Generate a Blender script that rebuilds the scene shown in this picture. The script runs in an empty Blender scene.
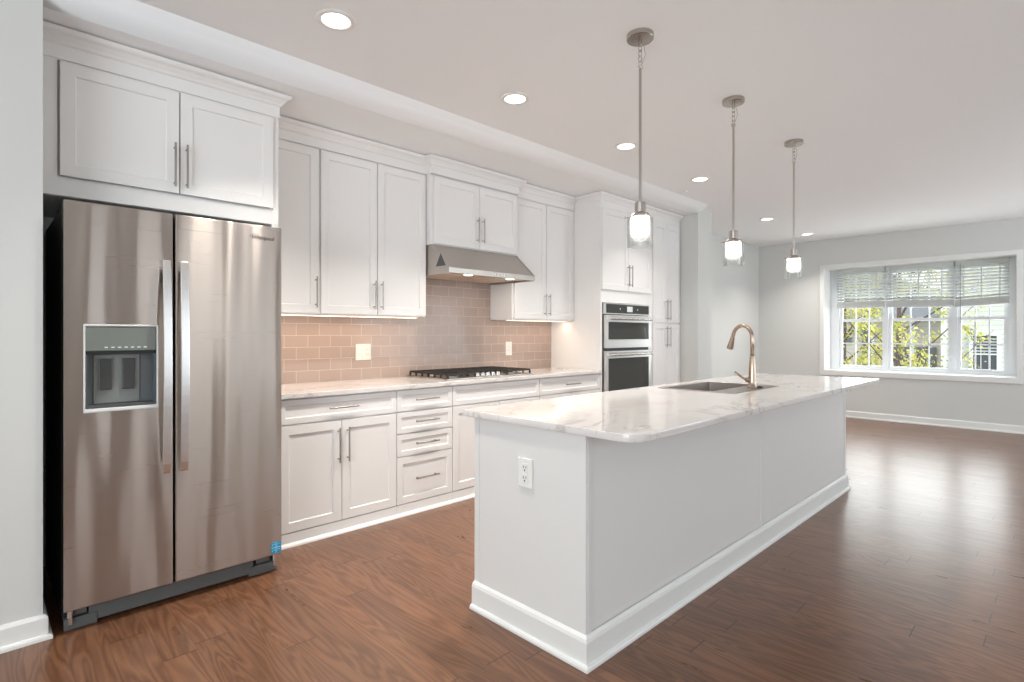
import bpy, bmesh, math, random
from mathutils import Vector, Matrix
random.seed(7)
S = bpy.context.scene
COL = S.collection

# ------------------------------------------------------------------ camera
F_PX, HORIZON = 546.4, 334.0
cam_d = bpy.data.cameras.new('camera')
cam = bpy.data.objects.new('camera', cam_d)
COL.objects.link(cam)
cam.location = (0, 0, 1.27)
YAW = math.atan2(559.0, F_PX)                      # view direction measured from +X towards +Y
cam.rotation_euler = (math.pi / 2, 0, YAW - math.pi / 2)
cam_d.sensor_width = 36.0
cam_d.sensor_fit = 'HORIZONTAL'
cam_d.lens = F_PX / 1024 * 36.0
cam_d.shift_y = (HORIZON - 341.0) / 1024.0
cam_d.clip_start = 0.05
cam_d.clip_end = 300
S.camera = cam

# ------------------------------------------------------------------ world, colour management
W = bpy.data.worlds.new('overcast_sky')
S.world = W
W.use_nodes = True
wn = W.node_tree
wn.nodes.clear()
wo = wn.nodes.new('ShaderNodeOutputWorld')
wb = wn.nodes.new('ShaderNodeBackground')
wb.inputs[0].default_value = (0.90, 0.95, 1.0, 1)
wb.inputs[1].default_value = 1.9
wn.links.new(wb.outputs[0], wo.inputs[0])
S.view_settings.view_transform = 'Standard'
S.view_settings.look = 'None'
S.view_settings.gamma = 1
S.view_settings.exposure = 0.03
S.view_settings.use_curve_mapping = False


def area_light(name, loc, rot, sx, sy, power, color, parent=None, shape='RECTANGLE', spread=None):
    d = bpy.data.lights.new(name, 'AREA')
    d.shape = shape
    d.size = sx
    d.size_y = sy
    d.energy = power
    d.color = color
    if spread:
        d.spread = spread
    o = bpy.data.objects.new(name, d)
    COL.objects.link(o)
    o.location = loc
    o.rotation_euler = rot
    return o


# daylight fill lamps added at unseen openings behind and beside camera, tilted up
DAY = (0.88, 0.97, 1.03)
WARM = (1.0, 0.88, 0.76)
area_light('daylight_fill_back', (-3.58, -0.7, 1.35), (0, -math.pi / 2 - 0.55, 0), 2.2, 3.2, 150, DAY)
area_light('fill_side_kitchen', (2.9, -2.86, 1.4), (math.pi / 2 + 0.5, 0, 0), 2.6, 1.7, 1.0, DAY)
area_light('fill_side_living', (7.3, -2.86, 1.4), (math.pi / 2 + 0.5, 0, 0), 2.8, 1.8, 66, DAY)
area_light('daylight_front_window', (10.05, 1.6, 1.3), (0, math.pi / 2, 0), 1.2, 2.3, 62, (0.95, 0.98, 1.0))

# outdoor sun, veiled by cloud
sd = bpy.data.lights.new('sun', 'SUN')
sd.energy = 2.0
sd.angle = 0.3
sd.color = (1, 0.96, 0.9)
so = bpy.data.objects.new('sun', sd)
COL.objects.link(so)
so.rotation_euler = (math.radians(40), math.radians(-28), 0)


# ------------------------------------------------------------------ materials
def new_mat(name, base=(0.8, 0.8, 0.8), rough=0.5, metal=0.0, spec=0.5, coat=0.0):
    m = bpy.data.materials.new(name)
    m.use_nodes = True
    b = m.node_tree.nodes['Principled BSDF']
    b.inputs['Base Color'].default_value = (*base, 1)
    b.inputs['Roughness'].default_value = rough
    b.inputs['Metallic'].default_value = metal
    b.inputs['Specular IOR Level'].default_value = spec
    b.inputs['Coat Weight'].default_value = coat
    return m


class NT:
    def __init__(s, m):
        s.m = m
        s.t = m.node_tree
        s.b = s.t.nodes['Principled BSDF']

    def n(s, kind, **kw):
        x = s.t.nodes.new('ShaderNode' + kind)
        for k, v in kw.items():
            setattr(x, k, v)
        return x

    def l(s, a, b):
        s.t.links.new(a, b)

    def math(s, op, a, b=None, c=None):
        x = s.n('Math', operation=op)
        for i, v in enumerate((a, b, c)):
            if v is None:
                continue
            if isinstance(v, (int, float)):
                x.inputs[i].default_value = v
            else:
                s.l(v, x.inputs[i])
        return x.outputs[0]

    def pos(s):
        return s.n('NewGeometry').outputs['Position']

    def mapping(s, vec, scale=(1, 1, 1), loc=(0, 0, 0), rot=(0, 0, 0)):
        x = s.n('Mapping')
        x.inputs['Scale'].default_value = scale
        x.inputs['Location'].default_value = loc
        x.inputs['Rotation'].default_value = rot
        s.l(vec, x.inputs['Vector'])
        return x.outputs[0]

    def noise(s, vec, scale=5, detail=2, rough=0.5, dist=0.0):
        x = s.n('TexNoise')
        x.inputs['Scale'].default_value = scale
        x.inputs['Detail'].default_value = detail
        x.inputs['Roughness'].default_value = rough
        x.inputs['Distortion'].default_value = dist
        s.l(vec, x.inputs['Vector'])
        return x.outputs[0]

    def ramp(s, fac, stops):
        x = s.n('ValToRGB')
        e = x.color_ramp.elements
        while len(e) > 1:
            e.remove(e[-1])
        e[0].position = stops[0][0]
        e[0].color = (*stops[0][1], 1)
        for p, c in stops[1:]:
            q = e.new(p)
            q.color = (*c, 1)
        s.l(fac, x.inputs[0])
        return x.outputs[0]

    def bump(s, h, strength=0.2, dist=0.01):
        x = s.n('Bump')
        x.inputs['Strength'].default_value = strength
        x.inputs['Distance'].default_value = dist
        s.l(h, x.inputs['Height'])
        s.l(x.outputs[0], s.b.inputs['Normal'])
        return x

    def mix(s, fac, a, b, mode='MIX'):
        x = s.n('Mix', data_type='RGBA', blend_type=mode)
        for i, v in ((0, fac), (6, a), (7, b)):
            if isinstance(v, (int, float)):
                x.inputs[i].default_value = v
            elif isinstance(v, tuple):
                x.inputs[i].default_value = (*v, 1)
            else:
                s.l(v, x.inputs[i])
        return x.outputs[2]


M = {}
M['wall'] = new_mat('painted_wall', (0.66, 0.665, 0.645), 0.75, spec=0.25)
t = NT(M['wall'])
t.bump(t.noise(t.pos(), 220, 2), 0.04, 0.002)
M['ceiling'] = new_mat('ceiling_paint', (0.93, 0.935, 0.94), 0.85, spec=0.15)
t = NT(M['ceiling'])
t.bump(t.noise(t.pos(), 180, 2), 0.04, 0.002)
M['trim'] = new_mat('white_trim_paint', (0.80, 0.80, 0.78), 0.4)
t = NT(M['trim'])
t.bump(t.noise(t.pos(), 90, 2), 0.02, 0.001)
M['cab'] = new_mat('white_cabinet_paint', (0.84, 0.825, 0.81), 0.5, spec=0.3)
t = NT(M['cab'])
t.bump(t.noise(t.pos(), 120, 2), 0.02, 0.001)
M['island'] = new_mat('island_white_paint', (0.75, 0.74, 0.72), 0.42)
t = NT(M['island'])
t.bump(t.noise(t.pos(), 60, 2), 0.02, 0.001)
M['plate'] = new_mat('white_plastic', (0.85, 0.84, 0.80), 0.35)
t = NT(M['plate'])
t.bump(t.noise(t.pos(), 300, 1), 0.01, 0.001)


def steel(name, base, rough, aniso=0.7, axis=(0, 0, 1), wave=0.0, brush=(2, 2, 400)):
    m = new_mat(name, base, rough, 1.0)
    t = NT(m)
    p = t.pos()
    g = t.noise(t.mapping(p, brush), 1.0, 3, 0.6)
    r = t.math('MULTIPLY_ADD', g, 0.03, rough - 0.015)
    t.l(r, t.b.inputs['Roughness'])
    t.b.inputs['Anisotropic'].default_value = aniso
    cv = t.n('CombineXYZ')
    for i in range(3):
        cv.inputs[i].default_value = axis[i]
    if aniso:
        t.l(cv.outputs[0], t.b.inputs['Tangent'])
    if wave:
        h = t.noise(t.mapping(p, (7.0, 1.0, 0.7)), 1.0, 1, 0.4)
        t.bump(h, wave, 0.05)
    return m


M['steel'] = steel('brushed_stainless_steel', (0.47, 0.42, 0.38), 0.28, 0.9, (0, 0, 1), 0.5, (1.5, 1.5, 120))
M['handle_steel'] = steel('polished_handle_steel', (0.78, 0.77, 0.76), 0.26, 0.0)
M['hood_steel'] = steel('hood_stainless_steel', (0.50, 0.465, 0.43), 0.36, 0.3, (0, 0, 1), 0.06)
M['nickel'] = steel('satin_nickel', (0.50, 0.46, 0.42), 0.24, 0.0)
M['pull'] = steel('cabinet_pull_nickel', (0.42, 0.39, 0.37), 0.30, 0.0)
M['faucet'] = steel('brushed_bronze_nickel', (0.46, 0.36, 0.29), 0.22, 0.0)
M['sink'] = steel('sink_steel', (0.40, 0.36, 0.335), 0.33, 0.0)
M['oven_steel'] = steel('oven_stainless', (0.72, 0.71, 0.69), 0.30, 0.4, (0, 0, 1))


def plain(key, name, base, rough, metal=0.0, spec=0.5, nscale=80, amt=0.02):
    M[key] = new_mat(name, base, rough, metal, spec)
    t = NT(M[key])
    t.bump(t.noise(t.pos(), nscale, 2), amt, 0.002)


plain('black', 'black_plastic', (0.012, 0.012, 0.014), 0.45)
plain('dark', 'charcoal_plastic', (0.07, 0.075, 0.078), 0.4)
plain('fridge_side', 'dark_fridge_side', (0.012, 0.013, 0.017), 0.6)
plain('kick', 'fridge_kick_grey', (0.10, 0.105, 0.105), 0.5)
plain('iron', 'cast_iron', (0.025, 0.02, 0.018), 0.6, nscale=400, amt=0.2)
plain('oven_glass', 'dark_oven_glass', (0.035, 0.035, 0.03), 0.08, spec=0.6)
plain('panel_grey', 'dispenser_grey', (0.17, 0.19, 0.17), 0.3)
plain('back_plate', 'dispenser_back_grey', (0.19, 0.20, 0.19), 0.35)
plain('cavity', 'dispenser_cavity_grey', (0.11, 0.125, 0.13), 0.4)
plain('bezel', 'silver_bezel', (0.72, 0.74, 0.73), 0.3)
plain('paddle', 'dispenser_paddle', (0.045, 0.043, 0.042), 0.3)
plain('tan', 'hood_filter_metal', (0.62, 0.50, 0.40), 0.45, 0.3)
plain('logo', 'logo_ink', (0.10, 0.07, 0.06), 0.4)
plain('sticker', 'blue_sticker_paper', (0.012, 0.27, 0.50), 0.5)
plain('sticker_w', 'sticker_pale_ink', (0.45, 0.75, 0.85), 0.5)
plain('vinyl', 'white_window_vinyl', (0.80, 0.82, 0.84), 0.35)
plain('blind', 'blind_slat_white', (0.60, 0.62, 0.60), 0.5)
plain('cord', 'grey_cord', (0.35, 0.36, 0.35), 0.7)
plain('bark', 'tree_bark', (0.16, 0.12, 0.12), 0.9)
plain('shingle', 'grey_shingles', (0.30, 0.31, 0.33), 0.9, nscale=30, amt=0.4)
plain('house_glass', 'dark_house_glass', (0.10, 0.11, 0.13), 0.15)
plain('house_trim', 'house_trim_white', (0.8, 0.82, 0.84), 0.5)
plain('panel_dark', 'grey_shutter', (0.18, 0.18, 0.20), 0.7)
plain('slot', 'dark_slot', (0.05, 0.05, 0.05), 0.6)

# leaves: yellow-green with variation
M['leaf'] = new_mat('spring_leaf', (0.4, 0.42, 0.1), 0.6)
t = NT(M['leaf'])
t.l(t.ramp(t.noise(t.pos(), 3.5, 3), [(0.3, (0.38, 0.42, 0.09)), (0.5, (0.62, 0.60, 0.16)), (0.7, (0.80, 0.66, 0.26))]), t.b.inputs['Base Color'])
M['lawn'] = new_mat('lawn', (0.12, 0.2, 0.06), 0.9)
t = NT(M['lawn'])
t.l(t.ramp(t.noise(t.pos(), 6, 4), [(0.3, (0.08, 0.13, 0.04)), (0.7, (0.2, 0.27, 0.09))]), t.b.inputs['Base Color'])


def siding(key, col):
    M[key] = new_mat(key, col, 0.7)
    t = NT(M[key])
    sx = t.n('SeparateXYZ')
    t.l(t.pos(), sx.inputs[0])
    fr = t.math('FRACT', t.math('DIVIDE', sx.outputs[2], 0.127))
    edge = t.math('GREATER_THAN', fr, 0.88)
    t.l(t.mix(edge, col, tuple(c * 0.72 for c in col)), t.b.inputs['Base Color'])
    t.bump(fr, 0.5, 0.02)


siding('white_lap_siding', (0.72, 0.73, 0.70))
siding('beige_lap_siding', (0.66, 0.60, 0.57))

# floor: hardwood planks running along Y
M['floor'] = new_mat('oak_plank_floor', (0.3, 0.15, 0.09), 0.3)
t = NT(M['floor'])
sx = t.n('SeparateXYZ')
t.l(t.pos(), sx.inputs[0])
X, Y = sx.outputs[0], sx.outputs[1]
PW, PL = 0.127, 1.25
u = t.math('DIVIDE', X, PW)
row = t.math('FLOOR', u)
fu = t.math('FRACT', u)
wn1 = t.n('TexWhiteNoise', noise_dimensions='1D')
t.l(row, wn1.inputs['W'])
v = t.math('ADD', t.math('DIVIDE', Y, PL), t.math('MULTIPLY', wn1.outputs['Value'], 7.3))
colv = t.math('FLOOR', v)
fv = t.math('FRACT', v)
cid = t.n('CombineXYZ')
t.l(row, cid.inputs[0])
t.l(colv, cid.inputs[1])
wn2 = t.n('TexWhiteNoise', noise_dimensions='2D')
t.l(cid.outputs[0], wn2.inputs['Vector'])
rnd = wn2.outputs['Value']
gu = t.math('MINIMUM', fu, t.math('SUBTRACT', 1.0, fu))
gv = t.math('MINIMUM', fv, t.math('SUBTRACT', 1.0, fv))
gapu = t.math('LESS_THAN', gu, 0.007)
gapv = t.math('LESS_THAN', gv, 0.0018)
# grain coordinates, shifted per plank
gc = t.n('CombineXYZ')
t.l(t.math('MULTIPLY', X, 9.0), gc.inputs[0])
t.l(t.math('ADD', t.math('MULTIPLY', Y, 1.05), t.math('MULTIPLY', rnd, 37.0)), gc.inputs[1])
t.l(t.math('MULTIPLY', rnd, 11.0), gc.inputs[2])
warp = t.noise(gc.outputs[0], 1.0, 2.0, 0.5, 0.6)
rings = t.math('PINGPONG', t.math('MULTIPLY', warp, 22.0), 1.0)
fine_c = t.mapping(t.pos(), (160, 5, 1))
fine = t.noise(fine_c, 1.0, 3, 0.6)
g = t.math('ADD', t.math('MULTIPLY', rings, 0.55), t.math('MULTIPLY', fine, 0.45))
wood = t.ramp(g, [(0.15, (0.112, 0.047, 0.022)), (0.42, (0.158, 0.067, 0.032)), (0.75, (0.212, 0.097, 0.048))])
tone = t.math('MULTIPLY_ADD', rnd, 0.22, 0.88)
tc = t.n('CombineXYZ')
for i in range(3):
    t.l(tone, tc.inputs[i])
wood = t.mix(1.0, wood, tc.outputs[0], 'MULTIPLY')
wood = t.mix(t.math('MULTIPLY', gapu, 0.45), wood, (0.05, 0.022, 0.014))
wood = t.mix(t.math('MULTIPLY', gapv, 0.9), wood, (0.03, 0.014, 0.01))
t.l(wood, t.b.inputs['Base Color'])
rg = t.math('MULTIPLY_ADD', t.noise(t.mapping(t.pos(), (14, 2.5, 1)), 1.0, 3), 0.08, 0.25)
t.l(rg, t.b.inputs['Roughness'])
hh = t.math('SUBTRACT', t.math('MULTIPLY', fine, 0.04), t.math('MULTIPLY', t.math('MAXIMUM', gapu, gapv), 1.0))
hh = t.math('ADD', hh, t.math('MULTIPLY', t.noise(t.mapping(t.pos(), (7, 1.2, 1)), 1.0, 1), 0.35))
t.bump(hh, 0.10, 0.003)
t.b.inputs['Specular IOR Level'].default_value = 0.62

# veined stone counters
M['stone'] = new_mat('veined_white_quartz', (0.8, 0.76, 0.73), 0.1)
t = NT(M['stone'])
p = t.pos()
w1 = t.noise(t.mapping(p, (1.3, 2.2, 1.3), rot=(0, 0, 0.6)), 1.2, 6, 0.62, 1.2)
d1 = t.math('ABSOLUTE', t.math('SUBTRACT', w1, 0.5))
vein = t.math('SUBTRACT', 1.0, t.math('MINIMUM', t.math('MULTIPLY', d1, 38.0), 1.0))
w2 = t.noise(p, 2.1, 3, 0.5)
mask = t.math('MINIMUM', t.math('MAXIMUM', t.math('MULTIPLY', t.math('SUBTRACT', w2, 0.46), 7.0), 0.0), 1.0)
veinm = t.math('MULTIPLY', vein, t.math('MULTIPLY', mask, 0.55))
cloud = t.noise(p, 3.0, 4, 0.6)
base = t.ramp(cloud, [(0.3, (0.69, 0.65, 0.625)), (0.7, (0.76, 0.73, 0.71))])
t.l(t.mix(veinm, base, (0.28, 0.24, 0.23)), t.b.inputs['Base Color'])
t.b.inputs['Roughness'].default_value = 0.09
t.b.inputs['Specular IOR Level'].default_value = 0.62

# subway tile (wall in the XZ plane)
M['tile'] = new_mat('taupe_subway_tile', (0.4, 0.33, 0.29), 0.1)
t = NT(M['tile'])
sx = t.n('SeparateXYZ')
t.l(t.pos(), sx.inputs[0])
cb = t.n('CombineXYZ')
t.l(sx.outputs[0], cb.inputs[0])
t.l(t.math('SUBTRACT', sx.outputs[2], 0.914), cb.inputs[1])
br = t.n('TexBrick')
br.offset = 0.5
br.inputs['Color1'].default_value = (0.45, 0.358, 0.315, 1)
br.inputs['Color2'].default_value = (0.41, 0.325, 0.285, 1)
br.inputs['Mortar'].default_value = (0.64, 0.57, 0.51, 1)
br.inputs['Scale'].default_value = 1.0
br.inputs['Mortar Size'].default_value = 0.0016
br.inputs['Mortar Smooth'].default_value = 0.2
br.inputs['Brick Width'].default_value = 0.173
br.inputs['Row Height'].default_value = 0.0865
t.l(cb.outputs[0], br.inputs['Vector'])
t.l(br.outputs['Color'], t.b.inputs['Base Color'])
t.l(t.math('MULTIPLY_ADD', br.outputs['Fac'], 0.5, 0.08), t.b.inputs['Roughness'])
t.b.inputs['Specular IOR Level'].default_value = 0.2
hb = t.math('ADD', t.math('MULTIPLY', br.outputs['Fac'], -1.0), t.math('MULTIPLY', t.noise(t.pos(), 9, 1), 1.0))
t.bump(hb, 0.35, 0.0025)


def glass(name, tint=(1, 1, 1), base_r=0.04):
    m = bpy.data.materials.new(name)
    m.use_nodes = True
    nt = m.node_tree
    nt.nodes.clear()
    o = nt.nodes.new('ShaderNodeOutputMaterial')
    mx = nt.nodes.new('ShaderNodeMixShader')
    tr = nt.nodes.new('ShaderNodeBsdfTransparent')
    gl = nt.nodes.new('ShaderNodeBsdfGlossy')
    lw = nt.nodes.new('ShaderNodeLayerWeight')
    mu = nt.nodes.new('ShaderNodeMath')
    tr.inputs[0].default_value = (*tint, 1)
    gl.inputs['Roughness'].default_value = 0.02
    lw.inputs['Blend'].default_value = 0.35
    mu.operation = 'MULTIPLY_ADD'
    mu.inputs[1].default_value = 0.55
    mu.inputs[2].default_value = base_r
    nt.links.new(lw.outputs['Facing'], mu.inputs[0])
    nt.links.new(mu.outputs[0], mx.inputs[0])
    nt.links.new(tr.outputs[0], mx.inputs[1])
    nt.links.new(gl.outputs[0], mx.inputs[2])
    nt.links.new(mx.outputs[0], o.inputs[0])
    return m


M['glass'] = glass('clear_lamp_glass', (0.95, 0.955, 0.95), 0.06)
M['pane'] = glass('window_pane_glass', (0.97, 0.98, 0.98), 0.0)


def emit(name, col, strength):
    m = new_mat(name, col, 0.5)
    b = m.node_tree.nodes['Principled BSDF']
    b.inputs['Emission Color'].default_value = (*col, 1)
    b.inputs['Emission Strength'].default_value = strength
    return m


M['lamp'] = emit('lit_opal_glass', (1.0, 0.93, 0.86), 5.0)
M['down'] = emit('lit_downlight_lens', (1.0, 0.95, 0.88), 6.0)
M['strip'] = emit('lit_led_strip', (1.0, 0.80, 0.60), 5.0)
M['hoodlamp'] = emit('lit_hood_lamp', (1.0, 0.88, 0.72), 8.0)
M['display'] = emit('oven_display', (0.5, 0.55, 0.55), 0.35)


# ------------------------------------------------------------------ mesh helpers
def world_loc(o):
    v = Vector((0, 0, 0))
    while o:
        v += o.location
        o = o.parent
    return v


def obj(name, bm, mat, parent=None, bevel=0.0, seg=2, smooth=False):
    """Link one mesh object; bm holds world coordinates."""
    if parent is not None:
        bmesh.ops.translate(bm, verts=bm.verts, vec=-world_loc(parent))
    bmesh.ops.recalc_face_normals(bm, faces=bm.faces)
    me = bpy.data.meshes.new(name)
    bm.to_mesh(me)
    bm.free()
    o = bpy.data.objects.new(name, me)
    COL.objects.link(o)
    me.materials.append(M[mat] if isinstance(mat, str) else mat)
    if parent is not None:
        o.parent = parent
    if smooth:
        for p_ in me.polygons:
            p_.use_smooth = True
    if bevel:
        md = o.modifiers.new('bevel', 'BEVEL')
        md.width = bevel
        md.segments = seg
        md.limit_method = 'ANGLE'
        md.angle_limit = math.radians(35)
    return o


def thing(name, label, cat, loc, group=None):
    o = bpy.data.objects.new(name, None)
    COL.objects.link(o)
    o.location = loc
    o.empty_display_size = 0.1
    o['label'] = label
    o['category'] = cat
    if group:
        o['group'] = group
    return o


def tag(o, label, cat, group=None):
    o['label'] = label
    o['category'] = cat
    if group:
        o['group'] = group
    return o


def struct(name, bm, mat, **kw):
    o = obj(name, bm, mat, **kw)
    o['kind'] = 'structure'
    return o


def box(x0, x1, y0, y1, z0, z1, bm=None):
    bm = bm or bmesh.new()
    vs = [bm.verts.new((x, y, z)) for x in (x0, x1) for y in (y0, y1) for z in (z0, z1)]
    for f in ((0, 1, 3, 2), (4, 6, 7, 5), (0, 4, 5, 1), (2, 3, 7, 6), (0, 2, 6, 4), (1, 5, 7, 3)):
        bm.faces.new([vs[i] for i in f])
    return bm


def holed(a0, a1, b0, b1, ha0, ha1, hb0, hb1, cf, cb, depth=None, ins=0.0, axis='y', bm=None):
    """Slab with a rectangular recess (depth) or a through hole (depth None). a,b in plane, c normal.
    axis 'y': a=x b=z c=y; axis 'x': a=y b=z c=x; axis 'z': a=x b=y c=z. cf front, cb back."""
    bm = bm or bmesh.new()

    def P(a, b, c):
        return {'y': (a, c, b), 'x': (c, a, b), 'z': (a, b, c)}[axis]

    def ring(pa0, pa1, pb0, pb1, c):
        return [bm.verts.new(P(a, b, c)) for a, b in ((pa0, pb0), (pa1, pb0), (pa1, pb1), (pa0, pb1))]
    of = ring(a0, a1, b0, b1, cf)
    hf = ring(ha0, ha1, hb0, hb1, cf)
    ob = ring(a0, a1, b0, b1, cb)
    if depth is None:
        hb = ring(ha0, ha1, hb0, hb1, cb)
    else:
        c = cf + (depth if cb > cf else -depth)
        hb = ring(ha0 + ins, ha1 - ins, hb0 + ins, hb1 - ins, c)
    for i in range(4):
        j = (i + 1) % 4
        bm.faces.new((of[i], of[j], hf[j], hf[i]))
        bm.faces.new((hf[i], hf[j], hb[j], hb[i]))
        bm.faces.new((of[i], ob[i], ob[j], of[j]))
        if depth is None:
            bm.faces.new((ob[i], hb[i], hb[j], ob[j]))
    if depth is not None:
        bm.faces.new(hb)
        bm.faces.new(ob)
    return bm


def cyl(c, r, h, axis='z', seg=24, r2=None, bm=None):
    """Cylinder from point c along +axis for h."""
    bm = bm or bmesh.new()
    r2 = r if r2 is None else r2
    rings = []
    for d, rr in ((0, r), (h, r2)):
        vs = []
        for i in range(seg):
            a = 2 * math.pi * i / seg
            p, q = rr * math.cos(a), rr * math.sin(a)
            v = {'z': (p, q, d), 'y': (p, d, q), 'x': (d, p, q)}[axis]
            vs.append(bm.verts.new((c[0] + v[0], c[1] + v[1], c[2] + v[2])))
        rings.append(vs)
    for i in range(seg):
        j = (i + 1) % seg
        bm.faces.new((rings[0][i], rings[0][j], rings[1][j], rings[1][i]))
    bm.faces.new(rings[0])
    bm.faces.new(rings[1])
    return bm


def lathe(cx, cy, prof, seg=32, closed=False, bm=None):
    """Revolve (r,z) profile round the vertical axis at cx,cy."""
    bm = bm or bmesh.new()
    rings = []
    for r, z in prof:
        if r < 1e-6:
            rings.append([bm.verts.new((cx, cy, z))])
        else:
            rings.append([bm.verts.new((cx + r * math.cos(2 * math.pi * i / seg), cy + r * math.sin(2 * math.pi * i / seg), z)) for i in range(seg)])
    n = len(rings)
    for k in range(n if closed else n - 1):
        A, B = rings[k], rings[(k + 1) % n]
        for i in range(seg):
            j = (i + 1) % seg
            if len(A) == 1 and len(B) == 1:
                continue
            if len(A) == 1:
                bm.faces.new((A[0], B[i], B[j]))
            elif len(B) == 1:
                bm.faces.new((A[i], A[j], B[0]))
            else:
                bm.faces.new((A[i], A[j], B[j], B[i]))
    return bm


def tube(pts, radii, seg=14, closed=False, bm=None, sx=1.0, up=None):
    """Tube through points; radii number or list."""
    bm = bm or bmesh.new()
    P = [Vector(p) for p in pts]
    n = len(P)
    if isinstance(radii, (int, float)):
        radii = [radii] * n
    T = []
    for i in range(n):
        if closed:
            d = P[(i + 1) % n] - P[i - 1]
        else:
            d = P[min(i + 1, n - 1)] - P[max(i - 1, 0)]
        T.append(d.normalized())
    ref = Vector(up) if up else (Vector((0, 0, 1)) if abs(T[0].z) < 0.9 else Vector((1, 0, 0)))
    N = (ref - T[0] * ref.dot(T[0])).normalized()
    rings = []
    for i in range(n):
        N = (N - T[i] * N.dot(T[i])).normalized()
        B = T[i].cross(N)
        rings.append([bm.verts.new(P[i] + (N * math.cos(2 * math.pi * k / seg) * sx + B * math.sin(2 * math.pi * k / seg)) * radii[i]) for k in range(seg)])
    for i in range(n if closed else n - 1):
        A, C = rings[i], rings[(i + 1) % n]
        for k in range(seg):
            j = (k + 1) % seg
            bm.faces.new((A[k], A[j], C[j], C[k]))
    if not closed:
        bm.faces.new(rings[0])
        bm.faces.new(rings[-1])
    return bm


def extrude_poly(pts, c0, c1, axis='x', bm=None):
    """Extrude a 2-D polygon along axis: 'x' -> pts are (y,z); 'z' -> (x,y); 'y' -> (x,z)."""
    bm = bm or bmesh.new()

    def P(a, b, c):
        return {'x': (c, a, b), 'z': (a, b, c), 'y': (a, c, b)}[axis]
    A = [bm.verts.new(P(a, b, c0)) for a, b in pts]
    B = [bm.verts.new(P(a, b, c1)) for a, b in pts]
    n = len(pts)
    for i in range(n):
        j = (i + 1) % n
        bm.faces.new((A[i], A[j], B[j], B[i]))
    bm.faces.new(A)
    bm.faces.new(B)
    return bm


def sweep(path, prof, bm=None, closed=False):
    """Sweep a profile (out, z) along a plan path with mitres; out is to the right of travel."""
    bm = bm or bmesh.new()
    P = [Vector((x, y)) for x, y in path]
    n = len(P)
    rings = []
    for i in range(n):
        if closed:
            d0, d1 = (P[i] - P[i - 1]).normalized(), (P[(i + 1) % n] - P[i]).normalized()
        else:
            d0 = (P[i] - P[i - 1]).normalized() if i else (P[1] - P[0]).normalized()
            d1 = (P[i + 1] - P[i]).normalized() if i < n - 1 else d0
        n0, n1 = Vector((d0.y, -d0.x)), Vector((d1.y, -d1.x))
        m = (n0 + n1)
        m = m / max(1e-6, m.dot(n0))
        rings.append([bm.verts.new((P[i].x + m.x * o_, P[i].y + m.y * o_, z)) for o_, z in prof])
    k = len(prof)
    for i in range(n if closed else n - 1):
        A, B = rings[i], rings[(i + 1) % n]
        for a in range(k):
            b = (a + 1) % k
            bm.faces.new((A[a], A[b], B[b], B[a]))
    if not closed:
        bm.faces.new(rings[0])
        bm.faces.new(rings[-1])
    return bm


# ------------------------------------------------------------------ key dimensions (metres)
CEIL = 2.75
YW = 3.92            # kitchen wall
YB = 3.262           # door faces of the base run
YU = 3.595           # door faces of the upper cabinets
YH = 3.525           # cabinet over the hood
YT = 3.262           # tall cabinets
XF = 9.50            # far wall
YL = 3.71            # living room left wall
CT = 0.914

# ------------------------------------------------------------------ room shell
struct('floor', box(-3.7, 9.62, -3.0, 4.05, -0.15, 0.0), 'floor')
struct('ceiling', box(-3.7, 9.62, -3.0, 4.05, CEIL, CEIL + 0.15), 'ceiling')
struct('wall_kitchen', box(0.05, 6.0, YW, YW + 0.12, 0, CEIL), 'wall')
struct('wall_left', box(-3.7, 0.194, 3.0, 3.14, 0, CEIL), 'wall')
struct('wall_alcove', box(0.054, 0.194, 3.14, YW, 0, CEIL), 'wall')
struct('wall_divider', box(5.982, 6.33, 3.03, 4.04, 0, CEIL), 'wall')
struct('wall_living', box(6.33, 9.62, YL, YL + 0.12, 0, CEIL), 'wall')
# wall_far with the window opening, and the recess walls of the box bay
WY0, WY1, WZ0, WZ1 = 0.486, 2.708, 0.705, 2.290
struct('wall_far', holed(-3.0, 3.83, 0, CEIL, WY0, WY1, WZ0, WZ1, XF, XF + 0.12, axis='x'), 'wall')
struct('wall_back', holed(-3.0, 3.14, 0, CEIL, -2.5, 1.0, 0.25, 2.45, -3.6, -3.72, axis='x'), 'wall')
bm = bmesh.new()
for a, b, z0, z1 in ((-3.7, 1.5, 0, CEIL), (1.5, 4.3, 0, .5), (1.5, 4.3, 2.3, CEIL), (4.3, 5.8, 0, CEIL), (5.8, 8.8, 0, .45), (5.8, 8.8, 2.35, CEIL), (8.8, 9.62, 0, CEIL)):
    box(a, b, -3.0, -2.88, z0, z1, bm)
struct('wall_right', bm, 'wall')
# dropped bulkhead over the cabinets
bp = [(2.895, CEIL + 0.02), (2.900, CEIL - 0.001)]
for i in range(9):                                  # softly rounded lower edge
    a = math.radians(20 + 70 * i / 8)
    bp.append((3.085 - 0.15 * math.cos(a), 2.755 - 0.080 * math.sin(a)))
bp += [(YW + 0.05, 2.675), (YW + 0.05, CEIL + 0.02)]
bh = struct('ceiling_bulkhead', extrude_poly(bp, 0.194, 5.99, 'x'), 'ceiling')
for p_ in bh.data.polygons:
    p_.use_smooth = len(p_.vertices) == 4 and abs(p_.normal.x) < .5 and p_.center.y < 3.2

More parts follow.
